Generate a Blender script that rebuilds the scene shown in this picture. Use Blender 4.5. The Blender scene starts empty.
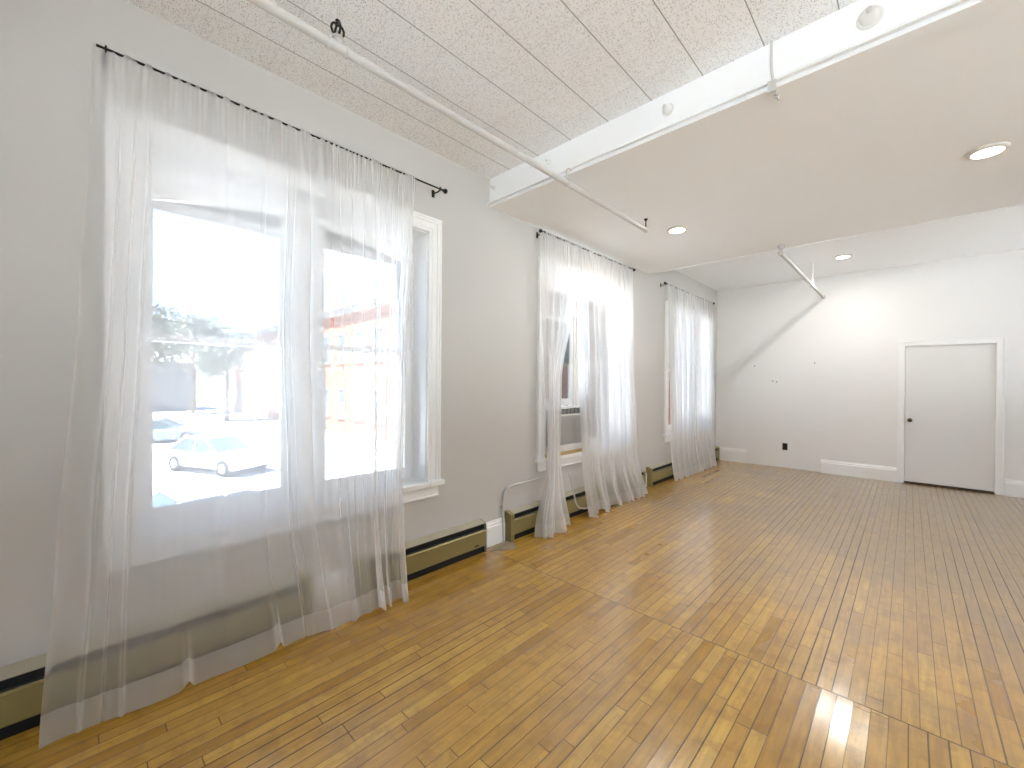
import bpy, bmesh, math, random
from mathutils import Vector, Matrix, noise
C = bpy.context.scene.collection
sc = bpy.context.scene
PI = math.pi

# ---------------------------------------------------------------- camera
F_PX = 415.14
CAMZ = 1.4205
yaw, pitch, roll = math.radians(43.723), math.radians(-0.173), math.radians(0.404)
Fv = Vector((-math.sin(yaw)*math.cos(pitch), math.cos(yaw)*math.cos(pitch), math.sin(pitch)))
R0 = Vector((math.cos(yaw), math.sin(yaw), 0)); U0 = R0.cross(Fv)
Rv = R0*math.cos(roll)+U0*math.sin(roll); Uv = -R0*math.sin(roll)+U0*math.cos(roll)
cam_d = bpy.data.cameras.new('camera'); cam = bpy.data.objects.new('camera', cam_d); C.objects.link(cam)
cam_d.sensor_fit = 'HORIZONTAL'; cam_d.sensor_width = 36.0; cam_d.lens = F_PX*36.0/1024.0
cam_d.clip_start = 0.02; cam_d.clip_end = 600
m4 = Matrix((Rv, Uv, -Fv)).transposed().to_4x4(); m4.translation = Vector((0, 0, CAMZ))
cam.matrix_world = m4
sc.camera = cam

# ---------------------------------------------------------------- exposure
sc.view_settings.view_transform = 'Standard'
sc.view_settings.look = 'None'
sc.view_settings.exposure = 2.42
sc.view_settings.gamma = 1.0
sc.view_settings.use_curve_mapping = False
try:
    sc.cycles.transparent_max_bounces = 32
    sc.cycles.max_bounces = 12
    sc.cycles.diffuse_bounces = 6
    sc.cycles.sample_clamp_indirect = 6.0
    sc.cycles.caustics_reflective = False
    sc.cycles.caustics_refractive = False
except Exception:
    pass

# ---------------------------------------------------------------- world: sky with clouds
SKY = .55
SUN = 10.5
LAMP_W = 3.8
w = bpy.data.worlds.new('World'); sc.world = w; w.use_nodes = True
nt = w.node_tree; nt.nodes.clear()
def N(nt, typ, **kw):
    n = nt.nodes.new(typ)
    for k, v in kw.items(): setattr(n, k, v)
    return n
out = N(nt, 'ShaderNodeOutputWorld'); bg = N(nt, 'ShaderNodeBackground')
tc = N(nt, 'ShaderNodeTexCoord'); sep = N(nt, 'ShaderNodeSeparateXYZ')
ns = N(nt, 'ShaderNodeTexNoise'); ns.inputs['Scale'].default_value = 2.2; ns.inputs['Detail'].default_value = 5
mp = N(nt, 'ShaderNodeMapping'); mp.inputs['Scale'].default_value = (1, 1, 2.2)
rp = N(nt, 'ShaderNodeValToRGB'); rp.color_ramp.elements[0].position = .54; rp.color_ramp.elements[1].position = .70
sk = N(nt, 'ShaderNodeValToRGB')
sk.color_ramp.elements[0].position = 0.0; sk.color_ramp.elements[0].color = (.52, .74, 1.0, 1)
sk.color_ramp.elements[1].position = 0.9; sk.color_ramp.elements[1].color = (.16, .38, .90, 1)
mx = N(nt, 'ShaderNodeMix', data_type='RGBA'); mx.inputs[7].default_value = (1, .99, .98, 1)
L = nt.links.new
L(tc.outputs['Generated'], mp.inputs['Vector']); L(mp.outputs[0], ns.inputs['Vector'])
L(ns.outputs['Fac'], rp.inputs[0]); L(tc.outputs['Generated'], sep.inputs[0]); L(sep.outputs['Z'], sk.inputs[0])
L(rp.outputs[0], mx.inputs[0]); L(sk.outputs[0], mx.inputs[6]); L(mx.outputs[2], bg.inputs[0])
bg.inputs[1].default_value = SKY
L(bg.outputs[0], out.inputs[0])

# the sun stands high over the street: it lights the road and the facades, and does not reach into the room
sd = bpy.data.lights.new('sun', 'SUN'); sd.energy = SUN; sd.angle = math.radians(.6); sd.color = (.97, .98, 1.0)
so = bpy.data.objects.new('sun', sd); C.objects.link(so)
so.rotation_euler = Vector((0.10, 0.33, -0.93)).to_track_quat('-Z', 'Y').to_euler()

# ---------------------------------------------------------------- dimensions
W = -2.631; YF = 8.338; HC = 3.175; HD = 2.942; Y1 = 2.455; Y2 = 5.471
XR = 3.3; YN = -3.0; XO = -3.08

# window portals (let the sky light be sampled through the openings)
def portal(loc, rot, sx, sz):
    d = bpy.data.lights.new('window_portal', 'AREA'); d.shape = 'RECTANGLE'; d.size = sx; d.size_y = sz
    try: d.cycles.is_portal = True
    except Exception: pass
    o = bpy.data.objects.new('window_portal', d); C.objects.link(o); o.location = loc; o.rotation_euler = rot
for y0 in (1.005, 4.025, 6.945):
    portal((XO-.03, y0, 1.5), (0, -PI/2, 0), 1.85, 1.7)

# ---------------------------------------------------------------- materials
def mat(name): 
    m = bpy.data.materials.new(name); m.use_nodes = True
    return m, m.node_tree, m.node_tree.nodes['Principled BSDF']
def simple(name, col, rough=.5, metal=0.0, var=0.03, scale=6.0, bump=0.0, spec=None):
    m, t, b = mat(name); L = t.links.new
    b.inputs['Roughness'].default_value = rough; b.inputs['Metallic'].default_value = metal
    if spec is not None: b.inputs['Specular IOR Level'].default_value = spec
    g = N(t, 'ShaderNodeNewGeometry'); n = N(t, 'ShaderNodeTexNoise'); n.inputs['Scale'].default_value = scale; n.inputs['Detail'].default_value = 4
    L(g.outputs['Position'], n.inputs['Vector'])
    mr = N(t, 'ShaderNodeMapRange'); mr.inputs[3].default_value = 1-var; mr.inputs[4].default_value = 1+var
    L(n.outputs['Fac'], mr.inputs[0])
    v = N(t, 'ShaderNodeVectorMath', operation='SCALE'); v.inputs[0].default_value = col; L(mr.outputs[0], v.inputs['Scale'])
    L(v.outputs[0], b.inputs['Base Color'])
    if bump:
        bp = N(t, 'ShaderNodeBump'); bp.inputs['Strength'].default_value = bump; bp.inputs['Distance'].default_value = .01
        L(n.outputs['Fac'], bp.inputs['Height']); L(bp.outputs[0], b.inputs['Normal'])
    return m
def math_n(t, op, a, b=None, c=None):
    n = N(t, 'ShaderNodeMath', operation=op)
    for i, v in enumerate((a, b, c)):
        if v is None: continue
        if isinstance(v, (int, float)): n.inputs[i].default_value = v
        else: t.links.new(v, n.inputs[i])
    return n.outputs[0]

M = {}
M['wall_far'] = simple('wall_paint_lit', (.85, .845, .835), .55, var=.015, scale=1.3, bump=.03)  # same wall paint, lightened to carry the light on the end wall
M['wall'] = simple('wall_paint_shaded', (.575, .563, .54), .55, var=.02, scale=1.3, bump=.03)  # same wall paint, darkened to carry the shade of the backlit window wall
M['ceil'] = simple('ceiling_paint', (.91, .92, .925), .6, var=.02, scale=1.5)
M['trim'] = simple('trim_gloss_paint', (.90, .90, .895), .3, var=.01)
M['door'] = simple('door_paint', (.80, .79, .775), .35, var=.015, scale=2)
M['pipe'] = simple('painted_pipe', (.56, .55, .535), .45, var=.04, scale=12)
M['cover'] = simple('painted_cover', (.74, .73, .70), .45)
M['black'] = simple('black_metal', (.012, .012, .013), .4, .6)
M['dark'] = simple('dark_void', (.006, .006, .006), .8)
M['olive'] = simple('olive_enamel', (.27, .225, .085), .38, .25, var=.06, scale=9)
M['olive_top'] = simple('beige_enamel', (.44, .41, .31), .45, .1, var=.05)
M['outlet'] = simple('black_plastic', (.015, .015, .015), .35)
M['ac_white'] = simple('appliance_plastic', (.68, .67, .64), .45)
M['ac_grey'] = simple('grille_plastic', (.42, .41, .39), .55, var=.04)
M['ac_dark'] = simple('louvre_dark', (.10, .11, .12), .5)
M['wood_strip'] = simple('pine_strip', (.48, .33, .15), .5, var=.15, scale=14)
M['patch'] = simple('plaster_patch', (.30, .24, .17), .8, var=.2, scale=40, bump=.4)
M['knob'] = simple('brass_dark', (.10, .06, .03), .3, .8)
M['steel'] = simple('latch_steel', (.45, .44, .42), .35, .8)

# tiled ceiling: 12 inch fissured tiles
def ceiling_tile():
    m, t, b = mat('ceiling_tile'); L = t.links.new
    g = N(t, 'ShaderNodeNewGeometry'); s = N(t, 'ShaderNodeSeparateXYZ'); L(g.outputs['Position'], s.inputs[0])
    T = .3055
    def line(c, off, hw):
        a = math_n(t, 'SUBTRACT', c, off-50*T); a = math_n(t, 'DIVIDE', a, T); a = math_n(t, 'FRACT', a)
        a = math_n(t, 'SUBTRACT', a, .5); a = math_n(t, 'ABSOLUTE', a)
        mr = N(t, 'ShaderNodeMapRange'); mr.inputs[1].default_value = .5-hw/T; mr.inputs[2].default_value = .5
        L(a, mr.inputs[0]); return mr.outputs[0]
    lx = line(s.outputs['X'], -1.471, .004)
    ly = math_n(t, 'MULTIPLY', line(s.outputs['Y'], .423, .003), .22)
    v = N(t, 'ShaderNodeTexVoronoi'); v.inputs['Scale'].default_value = 120; L(g.outputs['Position'], v.inputs['Vector'])
    n = N(t, 'ShaderNodeTexNoise'); n.inputs['Scale'].default_value = 60; L(g.outputs['Position'], n.inputs['Vector'])
    d = math_n(t, 'LESS_THAN', v.outputs['Distance'], .30)
    pick = math_n(t, 'GREATER_THAN', n.outputs['Fac'], .36)
    d = math_n(t, 'MULTIPLY', d, pick); 
    # each tile keeps a plain rim
    hol = math_n(t, 'MULTIPLY', d, .5)
    al = math_n(t, 'MAXIMUM', math_n(t, 'MAXIMUM', lx, ly), hol)
    mx = N(t, 'ShaderNodeMix', data_type='RGBA'); mx.inputs[6].default_value = (.92, .925, .93, 1); mx.inputs[7].default_value = (.16, .15, .14, 1)
    L(al, mx.inputs[0]); L(mx.outputs[2], b.inputs['Base Color']); b.inputs['Roughness'].default_value = .8
    bp = N(t, 'ShaderNodeBump'); bp.invert = True; bp.inputs['Strength'].default_value = .6; bp.inputs['Distance'].default_value = .003
    L(al, bp.inputs['Height']); L(bp.outputs[0], b.inputs['Normal'])
    return m
M['tile'] = ceiling_tile()

def floor_mat():
    m, t, b = mat('strip_wood_floor'); L = t.links.new
    g = N(t, 'ShaderNodeNewGeometry'); s = N(t, 'ShaderNodeSeparateXYZ'); L(g.outputs['Position'], s.inputs[0])
    BW = .0585; SEAM = 2.412
    xx = math_n(t, 'DIVIDE', math_n(t, 'ADD', s.outputs['X'], 20.0), BW)
    far = math_n(t, 'GREATER_THAN', s.outputs['Y'], SEAM)
    xx = math_n(t, 'ADD', xx, math_n(t, 'MULTIPLY', far, 100.37))
    idx = math_n(t, 'FLOOR', xx); fx = math_n(t, 'FRACT', xx)
    wn = N(t, 'ShaderNodeTexWhiteNoise', noise_dimensions='1D'); L(idx, wn.inputs['W'])
    yy = math_n(t, 'DIVIDE', math_n(t, 'ADD', s.outputs['Y'], 30.0), .95)
    yy = math_n(t, 'ADD', yy, math_n(t, 'MULTIPLY', wn.outputs['Value'], 7.3))
    idy = math_n(t, 'FLOOR', yy); fy = math_n(t, 'FRACT', yy)
    cb = N(t, 'ShaderNodeCombineXYZ'); L(idx, cb.inputs[0]); L(idy, cb.inputs[1])
    w2 = N(t, 'ShaderNodeTexWhiteNoise', noise_dimensions='3D'); L(cb.outputs[0], w2.inputs['Vector'])
    cr = N(t, 'ShaderNodeValToRGB'); e = cr.color_ramp.elements
    e[0].position = 0; e[0].color = (.47, .28, .085, 1); e[1].position = 1; e[1].color = (.68, .47, .19, 1)
    k = e.new(.35); k.color = (.56, .355, .12, 1); k = e.new(.7); k.color = (.62, .405, .145, 1)
    L(w2.outputs['Value'], cr.inputs[0])
    # grain, stretched along the boards and shifted from board to board
    cv = N(t, 'ShaderNodeCombineXYZ')
    L(math_n(t, 'MULTIPLY', s.outputs['X'], 55), cv.inputs[0]); L(math_n(t, 'MULTIPLY', s.outputs['Y'], 4.5), cv.inputs[1]); L(math_n(t, 'MULTIPLY', w2.outputs['Value'], 30), cv.inputs[2])
    gr = N(t, 'ShaderNodeTexNoise'); gr.inputs['Scale'].default_value = 1; gr.inputs['Detail'].default_value = 5; L(cv.outputs[0], gr.inputs['Vector'])
    grr = N(t, 'ShaderNodeMapRange'); grr.inputs[1].default_value = .3; grr.inputs[2].default_value = .7; grr.inputs[3].default_value = .78; grr.inputs[4].default_value = 1.14
    L(gr.outputs['Fac'], grr.inputs[0])
    bc = N(t, 'ShaderNodeVectorMath', operation='SCALE'); L(cr.outputs[0], bc.inputs[0]); L(grr.outputs[0], bc.inputs['Scale'])
    # blotchy old varnish
    bl = N(t, 'ShaderNodeTexNoise'); bl.inputs['Scale'].default_value = 9; bl.inputs['Detail'].default_value = 6; bl.inputs['Roughness'].default_value = .7
    L(g.outputs['Position'], bl.inputs['Vector'])
    blr = N(t, 'ShaderNodeMapRange'); blr.inputs[1].default_value = .48; blr.inputs[2].default_value = .68; blr.inputs[4].default_value = .75; L(bl.outputs['Fac'], blr.inputs[0])
    m1 = N(t, 'ShaderNodeMix', data_type='RGBA'); L(blr.outputs[0], m1.inputs[0]); L(bc.outputs[0], m1.inputs[6]); m1.inputs[7].default_value = (.35, .195, .06, 1)
    # traffic wear: varnish gone grey-brown, plus grey reflections put into the colour, middle and far
    we = N(t, 'ShaderNodeTexNoise'); we.inputs['Scale'].default_value = .75; we.inputs['Detail'].default_value = 5; we.inputs['Roughness'].default_value = .6; L(g.outputs['Position'], we.inputs['Vector'])
    dy = N(t, 'ShaderNodeMapRange'); dy.inputs[1].default_value = 1.6; dy.inputs[2].default_value = 5.2; dy.inputs[3].default_value = -.28; dy.inputs[4].default_value = .26; L(s.outputs['Y'], dy.inputs[0])
    dx = N(t, 'ShaderNodeMapRange'); dx.inputs[1].default_value = -2.3; dx.inputs[2].default_value = -.9; dx.inputs[3].default_value = -.28; dx.inputs[4].default_value = .04; L(s.outputs['X'], dx.inputs[0])
    ws = math_n(t, 'ADD', math_n(t, 'ADD', we.outputs['Fac'], dy.outputs[0]), dx.outputs[0])
    wr = N(t, 'ShaderNodeMapRange'); wr.inputs[1].default_value = .38; wr.inputs[2].default_value = .72; wr.inputs[4].default_value = .72; L(ws, wr.inputs[0])
    worn_sheen = N(t, 'ShaderNodeVectorMath', operation='SCALE'); worn_sheen.inputs[0].default_value = (.27, .22, .33); L(grr.outputs[0], worn_sheen.inputs['Scale'])
    m2 = N(t, 'ShaderNodeMix', data_type='RGBA'); L(wr.outputs[0], m2.inputs[0]); L(m1.outputs[2], m2.inputs[6]); L(worn_sheen.outputs[0], m2.inputs[7])
    pa = N(t, 'ShaderNodeTexNoise'); pa.inputs['Scale'].default_value = 1.1; pa.inputs['Detail'].default_value = 7; pa.inputs['Roughness'].default_value = .65
    of = N(t, 'ShaderNodeVectorMath', operation='ADD'); of.inputs[1].default_value = (5.3, 2.1, 0); L(g.outputs['Position'], of.inputs[0]); L(of.outputs[0], pa.inputs['Vector'])
    par = N(t, 'ShaderNodeMapRange'); par.inputs[1].default_value = .52; par.inputs[2].default_value = .68; par.inputs[4].default_value = .5; L(pa.outputs['Fac'], par.inputs[0])
    m2b = N(t, 'ShaderNodeMix', data_type='RGBA'); L(math_n(t, 'MULTIPLY', par.outputs[0], wr.outputs[0]), m2b.inputs[0]); L(m2.outputs[2], m2b.inputs[6]); m2b.inputs[7].default_value = (.15, .135, .17, 1)
    m2 = m2b
    # gaps between boards: some tight, some open
    ax = math_n(t, 'ABSOLUTE', math_n(t, 'SUBTRACT', fx, .5))
    gw = math_n(t, 'MULTIPLY_ADD', wn.outputs['Value'], .036, .022)
    gx = math_n(t, 'GREATER_THAN', math_n(t, 'ADD', ax, gw), .5)
    gx = math_n(t, 'MULTIPLY', gx, math_n(t, 'MULTIPLY_ADD', wn.outputs['Value'], .45, .52))
    ay = math_n(t, 'ABSOLUTE', math_n(t, 'SUBTRACT', fy, .5)); gy = math_n(t, 'MULTIPLY', math_n(t, 'GREATER_THAN', ay, .4978), .8)
    sy = math_n(t, 'ABSOLUTE', math_n(t, 'SUBTRACT', s.outputs['Y'], SEAM)); gs = math_n(t, 'MULTIPLY', math_n(t, 'LESS_THAN', sy, .0035), .9)
    gap = math_n(t, 'MAXIMUM', math_n(t, 'MAXIMUM', gx, gy), gs)
    m3 = N(t, 'ShaderNodeMix', data_type='RGBA'); L(gap, m3.inputs[0]); L(m2.outputs[2], m3.inputs[6]); m3.inputs[7].default_value = (.05, .028, .010, 1)
    dk = N(t, 'ShaderNodeVectorMath', operation='SCALE'); dk.operation = 'MULTIPLY'; dk.inputs[1].default_value = (.86, .74, .29); L(m3.outputs[2], dk.inputs[0]); L(dk.outputs[0], b.inputs['Base Color'])
    ro = math_n(t, 'MULTIPLY_ADD', w2.outputs['Value'], .07, .26)
    ro = math_n(t, 'MULTIPLY_ADD', wr.outputs[0], .10, ro); ro = math_n(t, 'MULTIPLY_ADD', gap, .4, ro)
    L(ro, b.inputs['Roughness']); b.inputs['Coat Weight'].default_value = 1.0; b.inputs['Coat Roughness'].default_value = .14; b.inputs['Coat IOR'].default_value = 1.5
    # every board is cupped and tilted a touch
    tl = math_n(t, 'MULTIPLY', math_n(t, 'SUBTRACT', w2.outputs['Value'], .5), math_n(t, 'MULTIPLY', fx, .8))
    cup = math_n(t, 'MULTIPLY', math_n(t, 'MULTIPLY', ax, ax), 1.1)
    h = math_n(t, 'ADD', tl, cup); h = math_n(t, 'SUBTRACT', h, math_n(t, 'MULTIPLY', gap, .9))
    h = math_n(t, 'MULTIPLY_ADD', bl.outputs['Fac'], .35, h)
    bp = N(t, 'ShaderNodeBump'); bp.inputs['Strength'].default_value = .30; bp.inputs['Distance'].default_value = .003
    L(h, bp.inputs['Height']); L(bp.outputs[0], b.inputs['Normal']); L(bp.outputs[0], b.inputs['Coat Normal'])
    return m
M['floor'] = floor_mat()

def sheer_mat(name, dens, col=(.93, .93, .93)):
    m = bpy.data.materials.new(name); m.use_nodes = True; t = m.node_tree; t.nodes.clear(); L = t.links.new
    o = N(t, 'ShaderNodeOutputMaterial'); tr = N(t, 'ShaderNodeBsdfTransparent'); di = N(t, 'ShaderNodeBsdfDiffuse'); tl = N(t, 'ShaderNodeBsdfTranslucent')
    di.inputs[0].default_value = (*col, 1); tl.inputs[0].default_value = (*col, 1)
    a = N(t, 'ShaderNodeMixShader'); a.inputs[0].default_value = .76; L(di.outputs[0], a.inputs[1]); L(tl.outputs[0], a.inputs[2])
    # voile: the more obliquely a ray meets the weave the more thread it crosses
    lw = N(t, 'ShaderNodeNewGeometry'); dt = N(t, 'ShaderNodeVectorMath', operation='DOT_PRODUCT'); L(lw.outputs['Incoming'], dt.inputs[0]); L(lw.outputs['Normal'], dt.inputs[1])
    c = math_n(t, 'MAXIMUM', math_n(t, 'ABSOLUTE', dt.outputs['Value']), .06)
    op = math_n(t, 'SUBTRACT', 1.0, math_n(t, 'EXPONENT', math_n(t, 'DIVIDE', -dens, c)))
    x = N(t, 'ShaderNodeMixShader'); L(op, x.inputs[0]); L(tr.outputs[0], x.inputs[1]); L(a.outputs[0], x.inputs[2]); L(x.outputs[0], o.inputs[0])
    return m
M['sheer'] = sheer_mat('white_voile', .58)
M['hem'] = sheer_mat('white_voile_hem', 1.1)
M['full'] = sheer_mat('white_voile_full', .85)

def glass_mat():
    m = bpy.data.materials.new('window_glass'); m.use_nodes = True; t = m.node_tree; t.nodes.clear(); L = t.links.new
    o = N(t, 'ShaderNodeOutputMaterial'); tr = N(t, 'ShaderNodeBsdfTransparent'); gl = N(t, 'ShaderNodeBsdfGlossy'); gl.inputs['Roughness'].default_value = .02
    tr.inputs[0].default_value = (.95, .97, .965, 1)
    fr = N(t, 'ShaderNodeFresnel'); fr.inputs[0].default_value = 1.45; x = N(t, 'ShaderNodeMixShader')
    L(math_n(t, 'MULTIPLY', fr.outputs[0], .9), x.inputs[0]); L(tr.outputs[0], x.inputs[1]); L(gl.outputs[0], x.inputs[2]); L(x.outputs[0], o.inputs[0])
    return m
M['glass'] = glass_mat()
def emis(name, col, s):
    m = bpy.data.materials.new(name); m.use_nodes = True; t = m.node_tree; t.nodes.clear()
    o = N(t, 'ShaderNodeOutputMaterial'); e = N(t, 'ShaderNodeEmission'); e.inputs[0].default_value = (*col, 1); e.inputs[1].default_value = s
    t.links.new(e.outputs[0], o.inputs[0]); return m
M['lens'] = emis('lamp_lens', (1, .90, .70), 4.0)

# ---------------------------------------------------------------- mesh helpers
class MB:
    def __init__(s): s.v = []; s.f = []
    def box(s, x0, x1, y0, y1, z0, z1):
        x0, x1 = sorted((x0, x1)); y0, y1 = sorted((y0, y1)); z0, z1 = sorted((z0, z1))
        b = len(s.v); s.v += [(x, y, z) for x in (x0, x1) for y in (y0, y1) for z in (z0, z1)]
        for f in ((0,1,3,2),(4,6,7,5),(0,4,5,1),(2,3,7,6),(0,2,6,4),(1,5,7,3)): s.f.append([b+i for i in f])
        return s
    def prism(s, pts, y0, y1, axis='Y'):           # polygon of (x,z) swept along y (or (y,z) along x)
        b = len(s.v); n = len(pts)
        for y in (y0, y1):
            for p in pts: s.v.append((p[0], y, p[1]) if axis == 'Y' else ((y, p[0], p[1]) if axis == 'X' else (p[0], p[1], y)))
        s.f.append([b+i for i in range(n)][::-1]); s.f.append([b+n+i for i in range(n)])
        for i in range(n): j = (i+1) % n; s.f.append([b+i, b+j, b+n+j, b+n+i])
        return s
    def tube(s, pts, r, n=12, cap=True):
        pts = [Vector(p) for p in pts]; rs = r if isinstance(r, (list, tuple)) else [r]*len(pts)
        b = len(s.v); up = None
        for i, p in enumerate(pts):
            d = (pts[min(i+1, len(pts)-1)]-pts[max(i-1, 0)]).normalized()
            if up is None:
                up = Vector((0, 0, 1)) if abs(d.z) < .9 else Vector((1, 0, 0))
            a = up-d*up.dot(d); a.normalize(); up = a; c = d.cross(a)
            for k in range(n):
                t = 2*PI*k/n; s.v.append(tuple(p+(a*math.cos(t)+c*math.sin(t))*rs[i]))
        for i in range(len(pts)-1):
            for k in range(n): s.f.append([b+i*n+k, b+i*n+(k+1) % n, b+(i+1)*n+(k+1) % n, b+(i+1)*n+k])
        if cap: s.f.append([b+k for k in range(n)][::-1]); s.f.append([b+(len(pts)-1)*n+k for k in range(n)])
        return s
    def lathe(s, prof, c, ax=(0, 0, 1), n=24):      # prof: (r, h) along ax from point c
        ax = Vector(ax).normalized(); a = ax.orthogonal().normalized(); d = ax.cross(a); c = Vector(c); b = len(s.v)
        for r, h in prof:
            for k in range(n):
                t = 2*PI*k/n; s.v.append(tuple(c+ax*h+(a*math.cos(t)+d*math.sin(t))*max(r, 1e-4)))
        for i in range(len(prof)-1):
            for k in range(n): s.f.append([b+i*n+k, b+i*n+(k+1) % n, b+(i+1)*n+(k+1) % n, b+(i+1)*n+k])
        s.f.append([b+k for k in range(n)][::-1]); s.f.append([b+(len(prof)-1)*n+k for k in range(n)])
        return s
    def torus(s, c, R, r, ax, n=28, m=8):
        ax = Vector(ax).normalized(); a = ax.orthogonal().normalized(); d = ax.cross(a); c = Vector(c); b = len(s.v)
        for i in range(n):
            t = 2*PI*i/n; rad = a*math.cos(t)+d*math.sin(t)
            for k in range(m):
                q = 2*PI*k/m; s.v.append(tuple(c+rad*(R+r*math.cos(q))+ax*r*math.sin(q)))
        for i in range(n):
            for k in range(m):
                i2 = (i+1) % n; k2 = (k+1) % m; s.f.append([b+i*m+k, b+i2*m+k, b+i2*m+k2, b+i*m+k2])
        return s
    def build(s, name, m, parent=None, smooth=False, bevel=0.0):
        me = bpy.data.meshes.new(name); me.from_pydata(s.v, [], s.f); me.validate()
        bm = bmesh.new(); bm.from_mesh(me); bmesh.ops.recalc_face_normals(bm, faces=bm.faces)
        bm.to_mesh(me); bm.free()
        me.materials.append(m)
        if smooth:
            for p in me.polygons: p.use_smooth = True
            try: me.set_sharp_from_angle(angle=math.radians(38))
            except Exception: pass
        o = bpy.data.objects.new(name, me); C.objects.link(o)
        if parent: o.parent = parent
        if bevel:
            bv = o.modifiers.new('bevel', 'BEVEL'); bv.width = bevel; bv.segments = 2; bv.limit_method = 'ANGLE'
        return o
def tag(o, label=None, cat=None, group=None, kind=None):
    if label: o['label'] = label
    if cat: o['category'] = cat
    if group: o['group'] = group
    if kind: o['kind'] = kind
    return o
def empty(name, loc=(0, 0, 0), rz=0):
    o = bpy.data.objects.new(name, None); C.objects.link(o); o.location = loc; o.rotation_euler = (0, 0, rz); o.empty_display_size = .1
    return o
def struct(o, label=None, cat=None):
    o['kind'] = 'structure'
    return tag(o, label, cat)
def smooth_path(pts, k=6):
    P = [Vector(p) for p in pts]; P = [P[0]]+P+[P[-1]]; o = []
    for i in range(1, len(P)-2):
        for j in range(k):
            t = j/k; a, b, c, d = P[i-1], P[i], P[i+1], P[i+2]
            o.append(.5*((2*b)+(c-a)*t+(2*a-5*b+4*c-d)*t*t+(-a+3*b-3*c+d)*t**3))
    o.append(P[-2]); return o

# ---------------------------------------------------------------- room shell
struct(MB().box(XO, XR+.3, YN-.3, YF+.3, -.25, 0).build('floor', M['floor']), 'honey-coloured narrow strip wood floor running the length of the room', 'floor')
WY = [(.19, 1.82), (3.21, 4.84), (6.13, 7.76)]       # openings in the left wall
ZB, ZT = .655, 2.55
wl = MB()
XI = W-.26
wo = MB(); wo.box(XO, XI, YN-.3, YF+.3, 0, ZB-.02); wo.box(XO, XI, YN-.3, YF+.3, 2.385, HC+.13)
wl.box(XI, W, YN-.3, YF+.3, 0, ZB-.02); wl.box(XI, W, YN-.3, YF+.3, ZT, HC)
ys = [YN-.3]+[v for p in WY for v in p]+[YF+.3]
for i in range(0, len(ys), 2): wo.box(XO, XI, ys[i], ys[i+1], ZB-.02, 2.385); wl.box(XI, W, ys[i], ys[i+1], ZB-.02, ZT)
M['masonry'] = simple('outer_masonry', (.11, .095, .085), .9, var=.15, scale=12)
struct(wo.build('wall_left', M['masonry']), 'brown masonry outer face of the window wall, seen above the panes', 'wall')
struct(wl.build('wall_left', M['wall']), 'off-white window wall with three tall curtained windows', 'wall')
# far wall: recess for the door
DX0, DX1, DZ = -.047, .829, 1.992
fw = MB().box(W, DX0, YF, YF+.3, 0, HC).box(DX1, XR+.3, YF, YF+.3, 0, HC).box(DX0, DX1, YF, YF+.3, DZ, HC).box(DX0, DX1, YF+.12, YF+.3, 0, DZ)
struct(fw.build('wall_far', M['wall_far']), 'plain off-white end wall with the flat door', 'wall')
# right and near walls, with unseen windows added to let in fill light
RW = [(-1.3, .3), (1.7, 3.3), (6.1, 7.7)]; NW = [(-.4, 1.1), (1.6, 3.1)]; ZT2 = 2.95
rw = MB().box(XR, XR+.3, YN-.3, YF, 0, .7).box(XR, XR+.3, YN-.3, YF, ZT2, HC)
ys = [YN-.3]+[v for p in RW for v in p]+[YF]
for i in range(0, len(ys), 2): rw.box(XR, XR+.3, ys[i], ys[i+1], .7, ZT2)
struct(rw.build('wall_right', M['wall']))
nw = MB().box(W, XR, YN-.3, YN, 0, .7).box(W, XR, YN-.3, YN, ZT2, HC)
ys = [W]+[v for p in NW for v in p]+[XR]
for i in range(0, len(ys), 2): nw.box(ys[i], ys[i+1], YN-.3, YN, .7, ZT2)
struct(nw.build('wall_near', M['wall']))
for i, (a, b) in enumerate(RW):
    f = struct(empty('window_%d' % (7+i), (XR, a, .7)))  # unseen window added for fill daylight from the right
    mb = MB()
    for q in ((.0, .06), (.77, .83), (1.54, 1.6)): mb.box(.12, .17, q[0], q[1], 0, ZT2-.7)
    for q in ((0, .06), (1.09, 1.15), (2.19, 2.25)): mb.box(.125, .165, .06, .77, q[0], q[1]); mb.box(.125, .165, .83, 1.54, q[0], q[1])
    mb.build('window_frame', M['trim'], f); MB().box(.14, .144, .06, 1.54, .06, 2.19).build('glass', M['glass'], f)
    portal((XR+.31, (a+b)/2, 1.82), (0, PI/2, 0), 2.25, 1.6)
for i, (a, b) in enumerate(NW):
    f = struct(empty('window_%d' % (4+i), (a, YN, .7)))  # unseen window added for fill daylight from behind the camera
    mb = MB()
    for q in ((.0, .06), (.72, .78), (1.44, 1.5)): mb.box(q[0], q[1], -.17, -.12, 0, ZT2-.7)
    for q in ((0, .06), (1.09, 1.15), (2.19, 2.25)): mb.box(.06, .72, -.165, -.125, q[0], q[1]); mb.box(.78, 1.44, -.165, -.125, q[0], q[1])
    mb.build('window_frame', M['trim'], f); MB().box(.06, 1.44, -.144, -.14, .06, 2.19).build('glass', M['glass'], f)
    portal(((a+b)/2, YN-.31, 1.82), (PI/2, 0, PI), 1.5, 2.25)
struct(MB().box(XI, XR+.3, YN-.3, Y1, HC, HC+.13).build('ceiling', M['tile']), 'perforated white ceiling tiles in square panels above the first window', 'ceiling')
struct(MB().box(W, XR, Y1, Y2, HD, HC).build('ceiling', M['ceil']), 'smooth white dropped ceiling band between the two ledges', 'ceiling')
struct(MB().box(XI, XR+.3, Y1, YF+.3, HC, HC+.13).build('ceiling', M['ceil']), 'smooth white raised ceiling at the far end', 'ceiling')
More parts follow.
